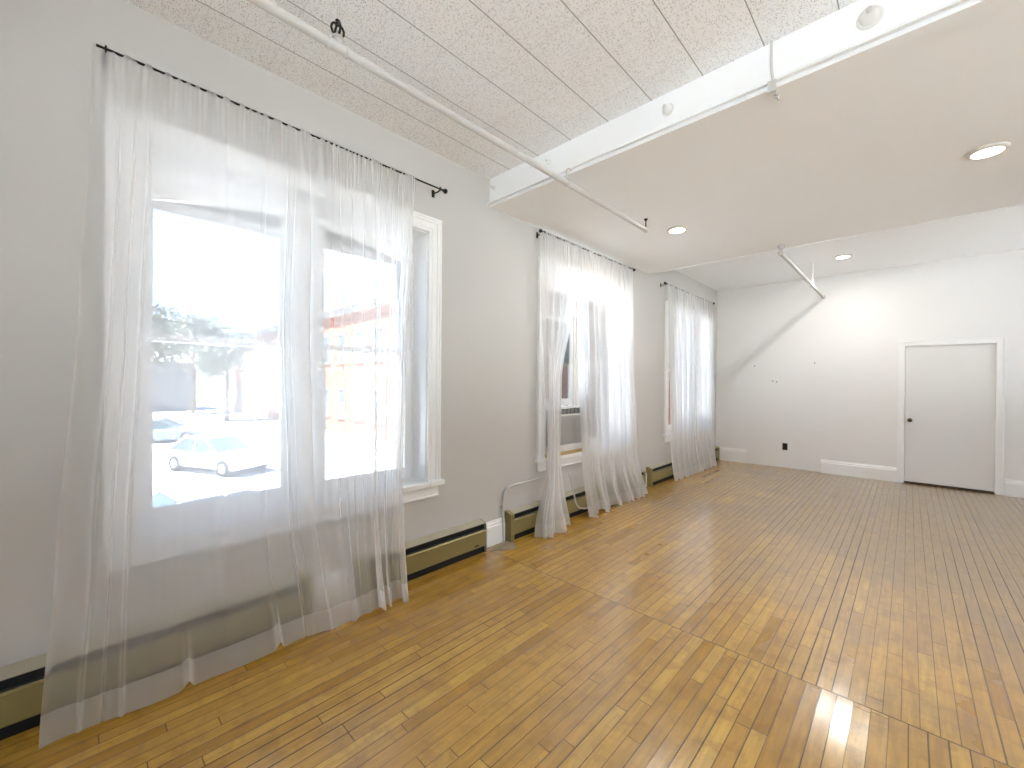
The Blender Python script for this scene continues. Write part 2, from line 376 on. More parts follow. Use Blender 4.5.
# flat strip and cable ledge along the near edge of the dropped ceiling
t1 = MB(); t1.box(W, XR, Y1-.006, Y1+.10, HD-.012, HD); t1.prism([(Y1-.03, HD+.012), (Y1-.0065, HD+.012), (Y1-.0065, HD+.035), (Y1-.016, HD+.035)], W, XR, 'X')
struct(t1.build('trim_1', M['ceil'], bevel=.002), 'white flat strip along the near edge of the dropped ceiling', 'trim')
t2 = MB().box(W, XR, Y2-.03, Y2+.006, HD-.010, HD).box(W, XR, Y2+.0, Y2+.012, HD, HD+.02)
struct(t2.build('trim_2', M['ceil'], bevel=.002), 'thin white strip on the far edge of the dropped ceiling', 'trim')
# baseboards
def base_prof(d=1): return [(0, 0), (.022*d, 0), (.022*d, .165), (.016*d, .172), (.016*d, .188), (.008*d, .20), (.006*d, .213), (0, .213)]
for a, b, lb in ((2.43, 2.655, 'white moulded baseboard between the two near heaters'), (5.30, 5.44, 'short white baseboard piece between the middle and far heaters')):
    struct(MB().prism([(W+x, z) for x, z in base_prof()], a, b).build('baseboard_left', M['trim']), lb, 'baseboard')
def far_base(a, b, k, lb):
    struct(MB().prism([(YF-x, z*k) for x, z in base_prof()], a, b, 'X').build('baseboard_far', M['trim']), lb, 'baseboard')
far_base(W+.001, -2.12, 1.17, 'tall white baseboard piece in the far corner'); far_base(-1.024, -.124, 1.02, 'white baseboard left of the door'); far_base(.906, XR, 1.0, 'white baseboard right of the door')
# shallow flat panel of the end wall where the baseboard is missing
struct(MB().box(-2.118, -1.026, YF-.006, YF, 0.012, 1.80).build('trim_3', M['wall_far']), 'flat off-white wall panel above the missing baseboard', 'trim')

# ---------------------------------------------------------------- door
d = struct(empty('door_1', (0, YF, 0)), 'flat white door in a white casing with a dark knob', 'door')
MB().box(DX0+.006, DX1-.006, .012, .052, .028, DZ-.006).build('door_leaf', M['door'], d, bevel=.003)
cs = MB()
def cas(a, b, z0, z1, y0, y1): cs.box(a, b, y0, y1, z0, z1)
cas(-.122, DX0, 0, 2.062, -.018, 0); cas(DX1, .904, 0, 2.062, -.018, 0); cas(DX0, DX1, DZ, 2.062, -.018, 0)
cas(-.122, -.108, 0, 2.062, -.026, -.018); cas(.890, .904, 0, 2.062, -.026, -.018); cas(-.108, .890, 2.048, 2.062, -.026, -.018)
cs.build('casing', M['trim'], d, bevel=.002)
jb = MB().box(DX0, DX0+.005, 0, .119, 0, DZ).box(DX1-.005, DX1, 0, .119, 0, DZ).box(DX0+.005, DX1-.005, 0, .119, DZ-.005, DZ)
jb.build('jamb', M['trim'], d)
MB().box(DX0+.005, DX1-.005, -.004, .119, 0.0, .012).build('threshold', M['knob'], d)
kb = MB().lathe([(.026, 0), (.026, .006), (.010, .008), (.009, .03), (.022, .036), (.027, .048), (.022, .06), (.004, .064)], (.012, .012, .92), (0, -1, 0))
tag(kb.build('knob', M['knob'], d, smooth=True), 'small dark bronze knob')

# ---------------------------------------------------------------- windows (opening-local: x into the room, y along the wall)
def arch(y): return 2.350+.105*math.sin(PI*min(max((y-.0)/1.63, 0), 1))     # lower edge of the arched head
def make_window(n, y0, raised=False, label=''):
    r = struct(empty('window_%d' % n, (W, y0, 0)), label, 'window')
    OW = 1.63
    # casing: stepped moulding on three sides
    c = MB()
    for o0, o1, x in ((0, .012, .024), (.012, .030, .016), (.030, .042, .022), (.042, .075, .016), (.075, .095, .024), (.095, .11, .032)):
        zt = ZT+o1; zi = ZT+o0
        c.box(0, x, -o1, -o0, ZB+.02, zt); c.box(0, x, OW+o0, OW+o1, ZB+.02, zt); c.box(0, x, -o0, OW+o0, zi, zt)
    c.build('casing', M['trim'], r)
    s = MB().box(-.20, .055, -.0, OW, ZB-.018, ZB+.018).box(.0005, .055, -.135, -.0, ZB-.018, ZB+.018).box(.0005, .055, OW, OW+.135, ZB-.018, ZB+.018)
    s.build('window_sill', M['trim'], r, bevel=.004)
    a = MB().box(.0005, .016, -.10, OW+.10, ZB-.105, ZB-.019).box(.016, .024, -.10, OW+.10, ZB-.105, ZB-.092)
    a.build('apron', M['trim'], r, bevel=.002)
    # frame: head with a segmental arch, jamb stops, centre mullion
    f = MB(); f.box(-.23, -.17, 0, .022, ZB+.018, ZT); f.box(-.23, -.17, OW-.022, OW, ZB+.018, ZT)
    ysx = [i*OW/24 for i in range(25)]
    for i in range(24):
        a0, b0 = ysx[i], ysx[i+1]
        f.prism([(a0, arch(a0)+.075), (b0, arch(b0)+.075), (b0, ZT), (a0, ZT)], -.25, -.165, 'X')
    f.box(-.252, -.168, .0, OW, ZB-.0, ZB+.03)
    f.box(-.168, -.001, .0005, .008, ZB+.019, ZT-.009).box(-.168, -.001, OW-.008, OW-.0005, ZB+.019, ZT-.009).box(-.163, -.001, .0005, OW-.0005, ZT-.009, ZT-.001)
    f.build('window_frame', M['trim'], r)
    MB().box(-.24, -.155, .735, .895, ZB+.018, arch(OW/2)+.075).box(-.155, -.14, .765, .865, ZB+.018, arch(OW/2)+.09).build('mullion', M['trim'], r, bevel=.003)
    for k, (a0, a1) in enumerate(((.022, .735), (.895, OW-.022))):
        up = raised and k == 0
        zl = 1.17 if up else ZB+.03; hgt = .98
        # lower sash (inner plane)
        g = MB(); st = .055
        for q in ((a0, a0+st), (a1-st, a1)): g.box(-.205, -.172, q[0], q[1], zl, zl+hgt)
        g.box(-.205, -.172, a0+st, a1-st, zl, zl+.075); g.box(-.205, -.172, a0+st, a1-st, zl+hgt-.04, zl+hgt)
        sh = g.build('sash', M['trim'], r, bevel=.003)
        MB().box(-.191, -.187, a0+st-.003, a1-st+.003, zl+.07, zl+hgt-.035).build('glass', M['glass'], sh)
        lk = MB().box(-.20, -.176, (a0+a1)/2-.03, (a0+a1)/2+.03, zl+hgt, zl+hgt+.01).lathe([(.014, 0), (.014, .014), (.006, .018)], (-.19, (a0+a1)/2, zl+hgt+.01)).box(-.196, -.184, (a0+a1)/2, (a0+a1)/2+.045, zl+hgt+.014, zl+hgt+.022)
        lk.build('sash_lock', M['steel'], sh)
        # upper sash (outer plane) with arched top rail
        zu = ZB+.03+.94
        g = MB()
        for q in ((a0, a0+st), (a1-st, a1)): g.box(-.245, -.21, q[0], q[1], zu, arch(q[0])+.01)
        g.box(-.245, -.21, a0+st, a1-st, zu, zu+.04)
        m = 12; yy = [a0+(a1-a0)*i/m for i in range(m+1)]
        for i in range(m): g.prism([(yy[i], arch(yy[i])), (yy[i+1], arch(yy[i+1])), (yy[i+1], arch(yy[i+1])+.074), (yy[i], arch(yy[i])+.074)], -.245, -.21, 'X')
        sh = g.build('sash', M['trim'], r)
        gg = MB(); pts = [(a0+st-.003, zu+.035), (a1-st+.003, zu+.035)]+[(y, arch(y)+.004) for y in reversed([a0+st+(a1-a0-2*st)*i/m for i in range(m+1)])]
        gg.prism(pts, -.230, -.226, 'X').build('glass', M['glass'], sh)
    return r
make_window(1, WY[0][0], False, 'large near window in white moulded casing, behind the widest curtains')
make_window(2, WY[1][0], True, 'middle window with the air conditioner under its raised left sash')
make_window(3, WY[2][0], False, 'farthest window, next to the far corner, fully veiled')

# ---------------------------------------------------------------- curtains
def sm(a, b, t): t = max(0, min(1, (t-a)/(b-a))); return t*t*(3-2*t)
def interp(keys, v):
    if v <= keys[0][0]: return keys[0][1:]
    for i in range(len(keys)-1):
        a, b = keys[i], keys[i+1]
        if v <= b[0]:
            t = (v-a[0])/(b[0]-a[0]); t = t*t*(3-2*t)*.6+t*.4
            return tuple(p+(q-p)*t for p, q in zip(a[1:], b[1:]))
    return keys[-1][1:]
RODX = W+.092
def curtain(label, keys, folds, seed, env, ztop=2.868, nu=460, nv=80, hem=.115, group=None, zfloor=.006, lift=(), cloth='sheer'):
    """keys: (v, y_left, y_right, x_centre, amplitude); env(u): how deep the folds are across the width"""
    rnd = random.Random(seed)
    waves = [(folds*rnd.uniform(.85, 1.15), rnd.uniform(0, 6.28), 1.0), (folds*1.7*rnd.uniform(.9, 1.1), rnd.uniform(0, 6.28), .22), (folds*.45, rnd.uniform(0, 6.28), .8), (folds*3.1, rnd.uniform(0, 6.28), .04)]
    fine = [(rnd.uniform(13, 27), rnd.uniform(0, 6.28)) for _ in range(3)]
    creases = [(rnd.uniform(.05, .95), rnd.uniform(.004, .007), rnd.choice((-1, 1))*rnd.uniform(.006, .013)) for _ in range(9)]
    def P(u, v):
        yl, yr, xc, amp = interp(keys, v)
        dr = .018*math.sin(3.1*v+seed)+.012*math.sin(7*v+u*3)
        s = sum(a*math.sin(6.283*k*(u+dr)+p) for k, p, a in waves)
        s2 = sum(a*math.cos(6.283*k*(u+dr)+p) for k, p, a in waves)
        e = env(u); cr_ = [0.0]
        y = yl+(yr-yl)*u+amp*.75*e*s2*sm(0, .1, v)*math.sin(PI*min(1, max(0, u*8, )) if u < .0625 else PI/2)
        for uc, cw, cd_ in creases: x_c = uc+.006*math.sin(2.2*v+uc*9); cr_[0] += cd_*math.exp(-((u-x_c)/cw)**2)
        top = 1-sm(0, .13, v)
        f = sum(math.sin(6.283*k*u+p) for k, p in fine)/3
        x = xc+cr_[0]*sm(.02, .2, v)+amp*e*s+.011*top*f+.0004*f
        z = ztop+(zfloor-ztop)*v
        if v > .9:                                   # the hem breaks on the floor
            q = (v-.9)/.1
            x += .009*q*q*math.sin(6.283*folds*.5*u+seed)+.02*q*q
            z += .005*q*(1+math.sin(6.283*folds*.31*u+seed*2.1))
            for (uc, wd, h) in lift: z += q*h*math.exp(-((u-uc)/wd)**2); x += q*h*.6*math.exp(-((u-uc)/wd)**2)
        return (max(x, W+.062+ (0 if v > .74 else .0)), y, max(z, .004))
    def grid(v0, v1, n, off, name, m, parent):
        mb = MB()
        for j in range(n+1):
            v = v0+(v1-v0)*j/n
            for i in range(nu+1):
                x, y, z = P(i/nu, v); mb.v.append((x+off, y, z))
        for j in range(n):
            for i in range(nu): a = j*(nu+1)+i; mb.f.append([a, a+1, a+nu+2, a+nu+1])
        return mb.build(name, m, parent, smooth=True)
    r = grid(0, 1, nv, 0, 'sheer_curtain', M[cloth], None)
    hv = 1-hem/ztop
    grid(hv, 1, 12, .0018, 'hem', M['hem'], r)
    return tag(r, label, 'curtain', group)
c1 = curtain('long sheer white panel over the left part of the near window, pooling at bottom left',
    [(0, .04, 1.045, RODX+.004, .004), (.12, .03, 1.04, RODX+.022, .012), (.4, .0, 1.02, -2.50, .018), (.75, -.06, 1.06, -2.455, .020), (1, -.10, 1.16, -2.40, .006)],
    6, 3, lambda u: .12+1.2*sm(.76, .86, u)+.8*(1-sm(.06, .16, u))+.5*math.exp(-((u-.47)/.05)**2), lift=((.36, .012, .045), (.66, .012, .05)))
c2 = curtain('sheer white panel gathered over the right part of the near window',
    [(0, 1.05, 1.655, RODX+.004, .005), (.12, 1.045, 1.635, RODX+.022, .014), (.45, 1.07, 1.56, -2.505, .018), (.75, 1.09, 1.50, -2.46, .022), (1, 1.12, 1.47, -2.385, .028)],
    5, 8, lambda u: .12+1.1*sm(.33, .48, u), lift=((.55, .05, .03),))
c3 = curtain('narrow sheer panel pulled together and flared at the floor beside the air conditioner',
    [(0, 3.03, 3.68, RODX+.004, .006), (.18, 3.04, 3.62, RODX+.02, .014), (.5, 3.12, 3.32, -2.51, .020), (.72, 3.15, 3.25, -2.49, .020), (.8, 3.12, 3.25, -2.48, .024), (1, 2.90, 3.30, -2.43, .045)],
    5, 5, lambda u: 1.0, lift=((.6, .06, .05),), cloth='full')
c4 = curtain('wide sheer panel over the right part of the middle window',
    [(0, 3.60, 4.84, RODX+.004, .006), (.18, 3.62, 4.84, RODX+.02, .014), (.5, 3.66, 4.88, -2.51, .022), (.8, 3.70, 4.93, -2.49, .022), (1, 3.72, 5.06, -2.43, .034)],
    11, 12, lambda u: .85, lift=((.18, .04, .03), (.4, .04, .03)), cloth='full')
c5 = curtain('sheer panel over the left half of the farthest window',
    [(0, 5.88, 6.90, RODX+.004, .006), (.18, 5.90, 6.90, RODX+.02, .014), (.8, 5.95, 6.88, -2.50, .022), (1, 5.97, 6.93, -2.46, .030)],
    10, 21, lambda u: .9, cloth='full')
c6 = curtain('sheer panel over the right half of the farthest window, nearest the corner',
    [(0, 6.88, 7.82, RODX+.004, .006), (.18, 6.88, 7.82, RODX+.02, .014), (.8, 6.92, 7.80, -2.50, .022), (1, 6.98, 7.75, -2.45, .030)],
    9, 31, lambda u: .9, cloth='full')

def rod(y0, y1, z, label, ends=(0, 1)):
    r = tag(empty('curtain_rod', (RODX, y0, z)), label, 'curtain rod')
    MB().tube([(0, 0, 0), (0, y1-y0, 0)], .0058, 12).build('rod', M['black'], r, smooth=True)
    for y, s in [((0, -1), (y1-y0, 1))[k] for k in ends]:
        MB().lathe([(.008, 0), (.010, .004), (.009, .010), (.016, .018), (.019, .028), (.015, .038), (.004, .043)], (0, y, 0), (0, s, 0), 16).build('finial', M['black'], r, smooth=True)
    for y in (.03, y1-y0-.02):
        b = MB().box(-.0915, -.087, y-.012, y+.012, -.035, .02).tube([(-.087, y, -.008), (-.03, y, -.012), (-.006, y, -.008)], .005, 8).torus((0, y, 0), .012, .0035, (0, 1, 0), 16, 6)
        b.build('bracket', M['black'], r)
    return r
rod(.05, 1.885, 2.862, 'thin black curtain rod above the near window, its right end bare', (1,))
rod(3.06, 4.86, 2.866, 'thin dark curtain rod above the middle window')
rod(5.84, 7.84, 2.866, 'thin dark curtain rod above the farthest window')

# ---------------------------------------------------------------- baseboard heaters
def heater(y0, y1, label, capl=True, capr=True):
    r = tag(empty('baseboard_heater', (W, y0, 0)), label, 'heater'); Ln = y1-y0; c = .045
    a = c if capl else .004; b = Ln-c if capr else Ln-.006
    MB().prism([(.0, .05), (.006, .05), (.006, .246), (.066, .236), (.068, .242), (.004, .262), (0, .262)], a, b).build('housing', M['olive_top'], r)
    MB().prism([(.062, .062), (.078, .056), (.080, .060), (.080, .182), (.070, .190), (.066, .186), (.074, .178), (.074, .066)], a, b).build('front_panel', M['olive'], r)
    fn = MB().tube([(.034, a, .11), (.034, b, .11)], .011, 10)
    y = a+.01
    while y < b-.01: fn.box(.012, .056, y, y+.0015, .075, .15); y += .03
    fn.build('heating_element', M['dark'], r)
    MB().box(.0062, .050, a, b, .192, .228).build('slot_shade', M['dark'], r)  # black block filling the open slot, standing for its shade
    MB().box(.006, .060, a, b, .0, .048).build('toe_shade', M['dark'], r)  # black block set in the toe gap in place of its shade
    for f, q0, q1 in ((capl, 0, c), (capr, Ln-c, Ln)):
        if f: MB().prism([(0, 0.0), (.083, 0.0), (.084, .235), (.078, .245), (.004, .266), (0, .266)], q0+.0005, q1-.0005).build('end_cap', M['olive'], r, bevel=.002)
        else:
            z = q0 if q0 == 0 else Ln-.005
            MB().prism([(0, 0.0), (.081, 0.0), (.081, .235), (.070, .245), (.004, .264), (0, .264)], z, z+.0035).build('end_cap', M['olive_top'], r)
    MB().box(.0802, .0812, Ln-.13, Ln-.085, .075, .085).build('nameplate', M['black'], r)
    return r
heater(-2.4, .968, 'long olive baseboard heater at the left edge, running behind the near curtain', True, True)
heater(1.255, 2.372, 'olive baseboard heater ending left of the short white baseboard', True, False)
heater(2.665, 5.285, 'olive baseboard heater under the middle window with a tall end cap', True, False)
heater(5.452, 8.29, 'farthest olive baseboard heater running behind the last curtains into the corner', True, True)
# white strip of bare board between the first two heaters
struct(MB().prism([(W+x, z) for x, z in base_prof()], .975, 1.25).build('baseboard_left', M['trim']), 'white baseboard piece behind the near curtain', 'baseboard')

# ---------------------------------------------------------------- air conditioner
ac = tag(empty('air_conditioner', (W, 3.24, .707)), 'grey and white window air conditioner under the raised sash of the middle window', 'air conditioner')
aw = .655
MB().box(-.50, .010, 0, aw, 0.0, .453).build('body', M['ac_white'], ac, bevel=.006)
g = MB().box(.010, .030, .0, aw, 0.07, .368)
gp = g.build('front_panel', M['ac_grey'], ac, bevel=.004)
g = MB()
for i in range(26): g.box(.0302, .0335, .03, aw-.03, .088+i*.0103, .0935+i*.0103)
g.build('grille', M['ac_grey'], gp)
MB().box(.010, .034, 0, aw, .0, .068).box(.010, .032, 0, aw, .370, .386).box(.010, .030, 0, .012, .386, .453).box(.010, .030, aw-.012, aw, .386, .453).box(.010, .030, .012, aw-.012, .444, .453).build('fascia', M['ac_white'], ac, bevel=.002)
MB().box(.0102, .014, .012, aw-.012, .387, .443).build('outlet_recess', M['ac_dark'], ac)
g = MB()
for i in range(4): g.prism([(.015, .394+i*.013), (.029, .389+i*.013), (.029, .392+i*.013), (.015, .397+i*.013)], .013, aw-.013)
g.build('louvre', M['ac_grey'], ac)
for i in range(9): q = .05+i*.068; MB().box(.0145, .0295, q, q+.004, .388, .442).build('louvre_divider', M['ac_dark'], ac)
bd = tag(MB().box(W-.05, W+.048, 3.18+.035, 3.94, .6745, .7055).build('wooden_board', M['wood_strip'], bevel=.003), 'tan wooden board lying on the sill under the air conditioner', 'board')
tag(MB().box(W-.10, W-.02, 3.2115, 3.237, .7065, .775).build('foam_strip', M['outlet']), 'black foam block wedged left of the air conditioner on the sill', 'foam block')

# cords and pipes low on the wall
p = smooth_path([(W+.022, 2.628, .004), (W+.022, 2.622, .20), (W+.022, 2.625, .38), (W+.022, 2.665, .465), (W+.022, 2.75, .484), (W+.022, 3.1, .487), (W+.022, 3.42, .487)], 8)
cd = tag(empty('wall_conduit', (0, 0, 0)), 'thin white conduit rising from the floor and bending right below the middle window', 'conduit')
MB().tube(p, .0095, 10).build('tube', M['pipe'], cd, smooth=True)
MB().lathe([(.013, 0), (.013, .02), (.009, .024), (.009, .05)], (W+.022, 3.418, .487), (0, 1, 0), 12).build('end_connector', M['black'], cd, smooth=True)
MB().box(W+.0005, W+.013, 2.613, 2.632, .30, .32).build('clip', M['pipe'], cd); MB().box(W+.0005, W+.013, 3.0, 3.02, .475, .499).build('clip', M['pipe'], cd)
p = smooth_path([(W+.03, 3.60, .47), (W+.06, 3.60, .40), (W+.10, 3.60, .25), (W+.125, 3.62, .14), (W+.14, 3.70, .095), (W+.14, 3.80, .08), (W+.12, 3.90, .085)], 8)
tag(MB().tube(p, .008, 8).build('power_cord', M['pipe'], smooth=True), 'cream cord looping down in front of the middle heater', 'cord')

# grey plaster patch where the conduit meets the floor
pb = MB(); n = 40; pb.v.append((W+.10, 2.60, .010))
for ring, (rr, hh) in enumerate(((.45, .009), (.8, .005), (1.0, .0008))):
    for k in range(n):
        t = 2*PI*k/n; q = rr*(1+.18*math.sin(3*t+1)+.1*math.sin(7*t))
        pb.v.append((max(W+.024, W+.10+.085*q*math.cos(t)), 2.56+.13*q*math.sin(t), hh+.002*math.sin(5*t+ring)*(ring < 2)))
for k in range(n): pb.f.append([0, 1+k, 1+(k+1) % n])
for r_ in range(2):
    for k in range(n): a = 1+r_*n+k; b = 1+r_*n+(k+1) % n; pb.f.append([a, a+n, b+n, b])
tag(pb.build('plaster_patch', M['patch'], smooth=True), 'rough grey patch on the floor at the foot of the white conduit', 'patch')

# ---------------------------------------------------------------- ceiling pipes
PX, PZ, PR = -1.768, 2.842, .0195
pp = tag(empty('sprinkler_pipe', (PX, 0, PZ)), 'long white ceiling pipe running from top left past the beam edge', 'pipe')
MB().tube([(0, -2.9, 0), (0, 3.63, 0)], PR, 16).build('pipe', M['pipe'], pp, smooth=True)
tt = MB().lathe([(.024, -.045), (.026, -.035), (.021, -.03), (.021, .03), (.026, .035), (.024, .045)], (0, .76, 0), (0, 1, 0), 18).lathe([(.021, 0), (.021, .028), (.026, .032), (.024, .042), (.012, .045)], (0, .76, 0), (0, 0, 1), 18)
tt.build('tee_fitting', M['pipe'], pp, smooth=True)
hg = MB().torus((0, .76, .074), .027, .005, (0, 1, 0), 24, 8).torus((0, .76, .074), .027, .005, (1, 0, 0), 24, 8).lathe([(.014, 0), (.006, .004), (.006, .012), (.010, .016), (.005, .02)], (0, .76, .098), (0, 0, 1), 12)
tag(hg.build('ring_hanger', M['black'], pp, smooth=True), 'black ring hanger')
MB().tube([(0, .76, .117), (0, .76, HC-PZ)], .004, 8).build('hanger_rod', M['pipe'], pp)
MB().lathe([(PR, 0), (PR+.004, .001), (PR+.004, .02), (.010, .024)], (0, 3.612, 0), (0, 1, 0), 16).build('end_cap', M['pipe'], pp, smooth=True)
hg = MB().tube([(0, 3.622, PR), (0, 3.622, HD-PZ-.018)], .006, 8).lathe([(.007, 0), (.018, .012), (.018, .0175)], (0, 3.622, HD-PZ-.018), (0, 0, 1), 12)
tag(hg.build('hanger', M['black'], pp, smooth=True), 'short black hanger at the pipe end')
hk = smooth_path([(0, Y1-.006, .108), (0, Y1+.02-.04, .112), (0, 2.40, .10), (0, 2.40, .03), (0, 2.40, PR)], 5)
hm = MB().tube(hk, .0045, 8).torus((0, 2.40, 0), PR+.003, .004, (0, 1, 0), 20, 6)
hm.build('wall_hook', M['pipe'], pp, smooth=True)
p2 = tag(empty('sprinkler_pipe', (-1.012, 0, PZ)), 'short white ceiling pipe near the far wall below the raised ceiling', 'pipe')
MB().tube([(0, 5.28, 0), (0, 8.30, 0)], PR, 16).build('pipe', M['pipe'], p2, smooth=True)
MB().lathe([(.018, -.035), (.026, -.03), (.026, .03), (.018, .035)], (0, 5.27, 0), (0, 1, 0), 16).lathe([(.018, 0), (.018, .05), (.03, .055), (.03, HD-PZ-.0105)], (0, 5.27, 0), (0, 0, 1), 16).build('elbow', M['pipe'], p2, smooth=True)
MB().torus((0, 7.3, 0), PR+.004, .004, (0, 1, 0), 20, 6).tube([(0, 7.3, PR+.004), (0, 7.3, HC-PZ-.004)], .005, 8).lathe([(.005, 0), (.02, .006), (.02, .01)], (0, 7.3, HC-PZ-.0105), (0, 0, 1), 12).build('hanger', M['pipe'], p2, smooth=True)
MB().lathe([(PR, 0), (PR, .02), (.03, .022), (.03, .036)], (0, 8.30, 0), (0, 1, 0), 16).build('wall_flange', M['pipe'], p2, smooth=True)

# painted conduit stub and bolt caps on the face of the dropped ceiling
p = smooth_path([(-.520, Y1-.012, HC-.002), (-.520, Y1-.014, 3.05), (-.512, Y1-.016, 2.97), (-.508, Y1-.03, 2.935), (-.505, Y1+.02, 2.918), (-.505, Y1+.08, 2.916)], 6)
vc = tag(empty('conduit_drop'), 'thin white tube dropping down the face of the dropped ceiling', 'conduit')
MB().tube(p, .0065, 8).build('tube', M['pipe'], vc, smooth=True)
MB().box(-.530, -.492, Y1-.042, Y1-.0315, 2.90, 2.955).build('clamp', M['pipe'], vc)
MB().lathe([(.012, 0), (.014, .01), (.008, .03)], (-.505, Y1+.03, 2.916), (0, 1, 0), 10).build('bushing', M['pipe'], vc)
def cap(x, z, r, h, label):
    o = tag(empty('bolt_cover', (x, Y1, z)), label, 'bolt cover', 'painted bolt covers on the dropped ceiling face')
    MB().lathe([(r*1.35, 0), (r*1.3, h*.12), (r, h*.18), (r*.95, h*.5), (r*.72, h*.82), (r*.3, h)], (0, 0, 0), (0, -1, 0), 24).build('cover', M['cover'], o, smooth=True)
    MB().lathe([(r*.3, 0), (r*.3, h*.25), (r*.12, h*.35)], (0, -h*.999, 0), (0, -1, 0), 12).build('screw_head', M['pipe'], o, smooth=True)
cap(-.139, 3.072, .036, .05, 'largest round white cover on the dropped ceiling face, at the top right')
cap(-1.062, 3.072, .027, .045, 'medium white cover on the dropped ceiling face, left of the white tube')
cap(-1.977, 3.090, .015, .035, 'small white cover on the dropped ceiling face beside the long pipe')
cap(-2.577, 3.085, .012, .03, 'tiny white cover on the dropped ceiling face in the corner by the window wall')

# ---------------------------------------------------------------- ceiling lamps
def lamp(x, y, z, label, power=LAMP_W, col=(1, .95, .90)):
    o = tag(empty('ceiling_light', (x, y, z)), label, 'ceiling light', 'round ceiling lights')
    MB().lathe([(.096, 0), (.098, -.006), (.090, -.014), (.074, -.018), (.072, -.012), (.072, 0)], (0, 0, 0), (0, 0, 1), 36).build('trim_ring', M['ac_white'], o, smooth=True)
    MB().lathe([(.071, -.0125), (.066, -.019), (.045, -.024), (.003, -.026)], (0, 0, 0), (0, 0, 1), 32).build('lens', M['lens'], o, smooth=True)
    d = bpy.data.lights.new('lamp_light', 'AREA'); d.shape = 'DISK'; d.size = .13; d.energy = power; d.color = col
    q = bpy.data.objects.new('lamp_light', d); C.objects.link(q); q.parent = o; q.location = (0, 0, -.03)
    return o
lamp(-1.658, 4.064, HD, 'ceiling light left of centre, just right of the long pipe end')
lamp(.355, 4.05, HD, 'largest bright ceiling light at the upper right')
lamp(-.661, 7.184, HC, 'ceiling light on the raised far ceiling, right of the short pipe')
for (x, y) in ((1.9, -1.2),):  # unseen lamp added behind the camera as fill light
    o = lamp(x, y, HC, 'added fill light on the tiled ceiling, out of view')
o = lamp(2.3, 4.05, HD, 'added fill light on the dropped ceiling, out of view to the right')  # another unseen lamp, added at the right for fill

# ---------------------------------------------------------------- end wall details
ot = tag(empty('wall_outlet', (-1.521, YF-.006, .366)), 'small black outlet low on the far wall', 'outlet')
MB().box(-.037, .037, -.006, 0, -.058, .058).build('cover_plate', M['outlet'], ot, bevel=.002)
for z in (-.024, .024): MB().box(-.017, .017, -.0085, -.0062, z-.014, z+.014).build('socket', M['black'], ot, bevel=.002)
for x, z, lb in ((-1.986, 1.749, 'dark nail highest left on the far wall'), (-1.707, 1.483, 'dark nail, lower left of a close pair on the far wall'), (-1.647, 1.470, 'dark nail right of its near neighbour on the far wall'), (-1.115, 1.779, 'dark nail nearest the middle of the far wall')):
    tag(MB().lathe([(.004, 0), (.004, .012), (.009, .014), (.009, .017), (.002, .018)], (x, YF-.006, z), (0, -1, 0), 10).build('nail', M['black']), lb, 'nail', 'nails in the far wall')

# ================================================================ outside
GZ = -2.4
M['asphalt'] = simple('asphalt', (.40, .405, .41), .9, var=.06, scale=.5)
M['brick'] = None
def brick_mat():
    m, t, b = mat('street_brick'); L = t.links.new
    g = N(t, 'ShaderNodeTexCoord'); mp = N(t, 'ShaderNodeMapping'); mp.inputs['Rotation'].default_value = (PI/2, 0, 0)
    br = N(t, 'ShaderNodeTexBrick'); br.inputs['Scale'].default_value = 1.0; br.inputs['Brick Width'].default_value = .42; br.inputs['Row Height'].default_value = .16; br.inputs['Mortar Size'].default_value = .012
    br.inputs['Color1'].default_value = (.25, .095, .055, 1); br.inputs['Color2'].default_value = (.20, .075, .04, 1); br.inputs['Mortar'].default_value = (.27, .21, .17, 1)
    L(g.outputs['Object'], mp.inputs[0]); L(mp.outputs[0], br.inputs['Vector']); L(br.outputs['Color'], b.inputs['Base Color']); b.inputs['Roughness'].default_value = .9
    return m
M['brick'] = brick_mat()
M['leaf'] = simple('leaves', (.11, .12, .09), .7, var=.3, scale=2)
M['bark'] = simple('bark', (.16, .12, .09), .9)
M['carw'] = simple('white_car_paint', (.80, .80, .80), .25, spec=.6)
M['carb'] = simple('blue_grey_car_paint', (.22, .27, .33), .25, .3)
M['tyre'] = simple('tyre', (.02, .02, .02), .8)
M['carglass'] = simple('car_glass', (.05, .07, .08), .08)
M['house'] = simple('house_siding', (.18, .185, .19), .8)
M['roof'] = simple('roof_shingle', (.20, .19, .19), .9)
M['stone'] = simple('stone_trim', (.27, .25, .23), .8)
M['pane'] = simple('far_panes', (.10, .12, .14), .15)
M['paving'] = simple('bounce_paving', (.74, .73, .71), .9, var=.04, scale=.5)
struct(MB().box(XO, 120, -120, 150, GZ-.3, GZ).build('ground', M['paving']), 'unseen yard below the building, pale to bounce light indoors', 'yard')  # unseen ground added, pale so it throws sunlight up into the room
struct(MB().box(-260, XO-.001, -120, 150, GZ-.3, GZ).build('ground', M['asphalt']), 'pale sunlit street outside the near window', 'street')

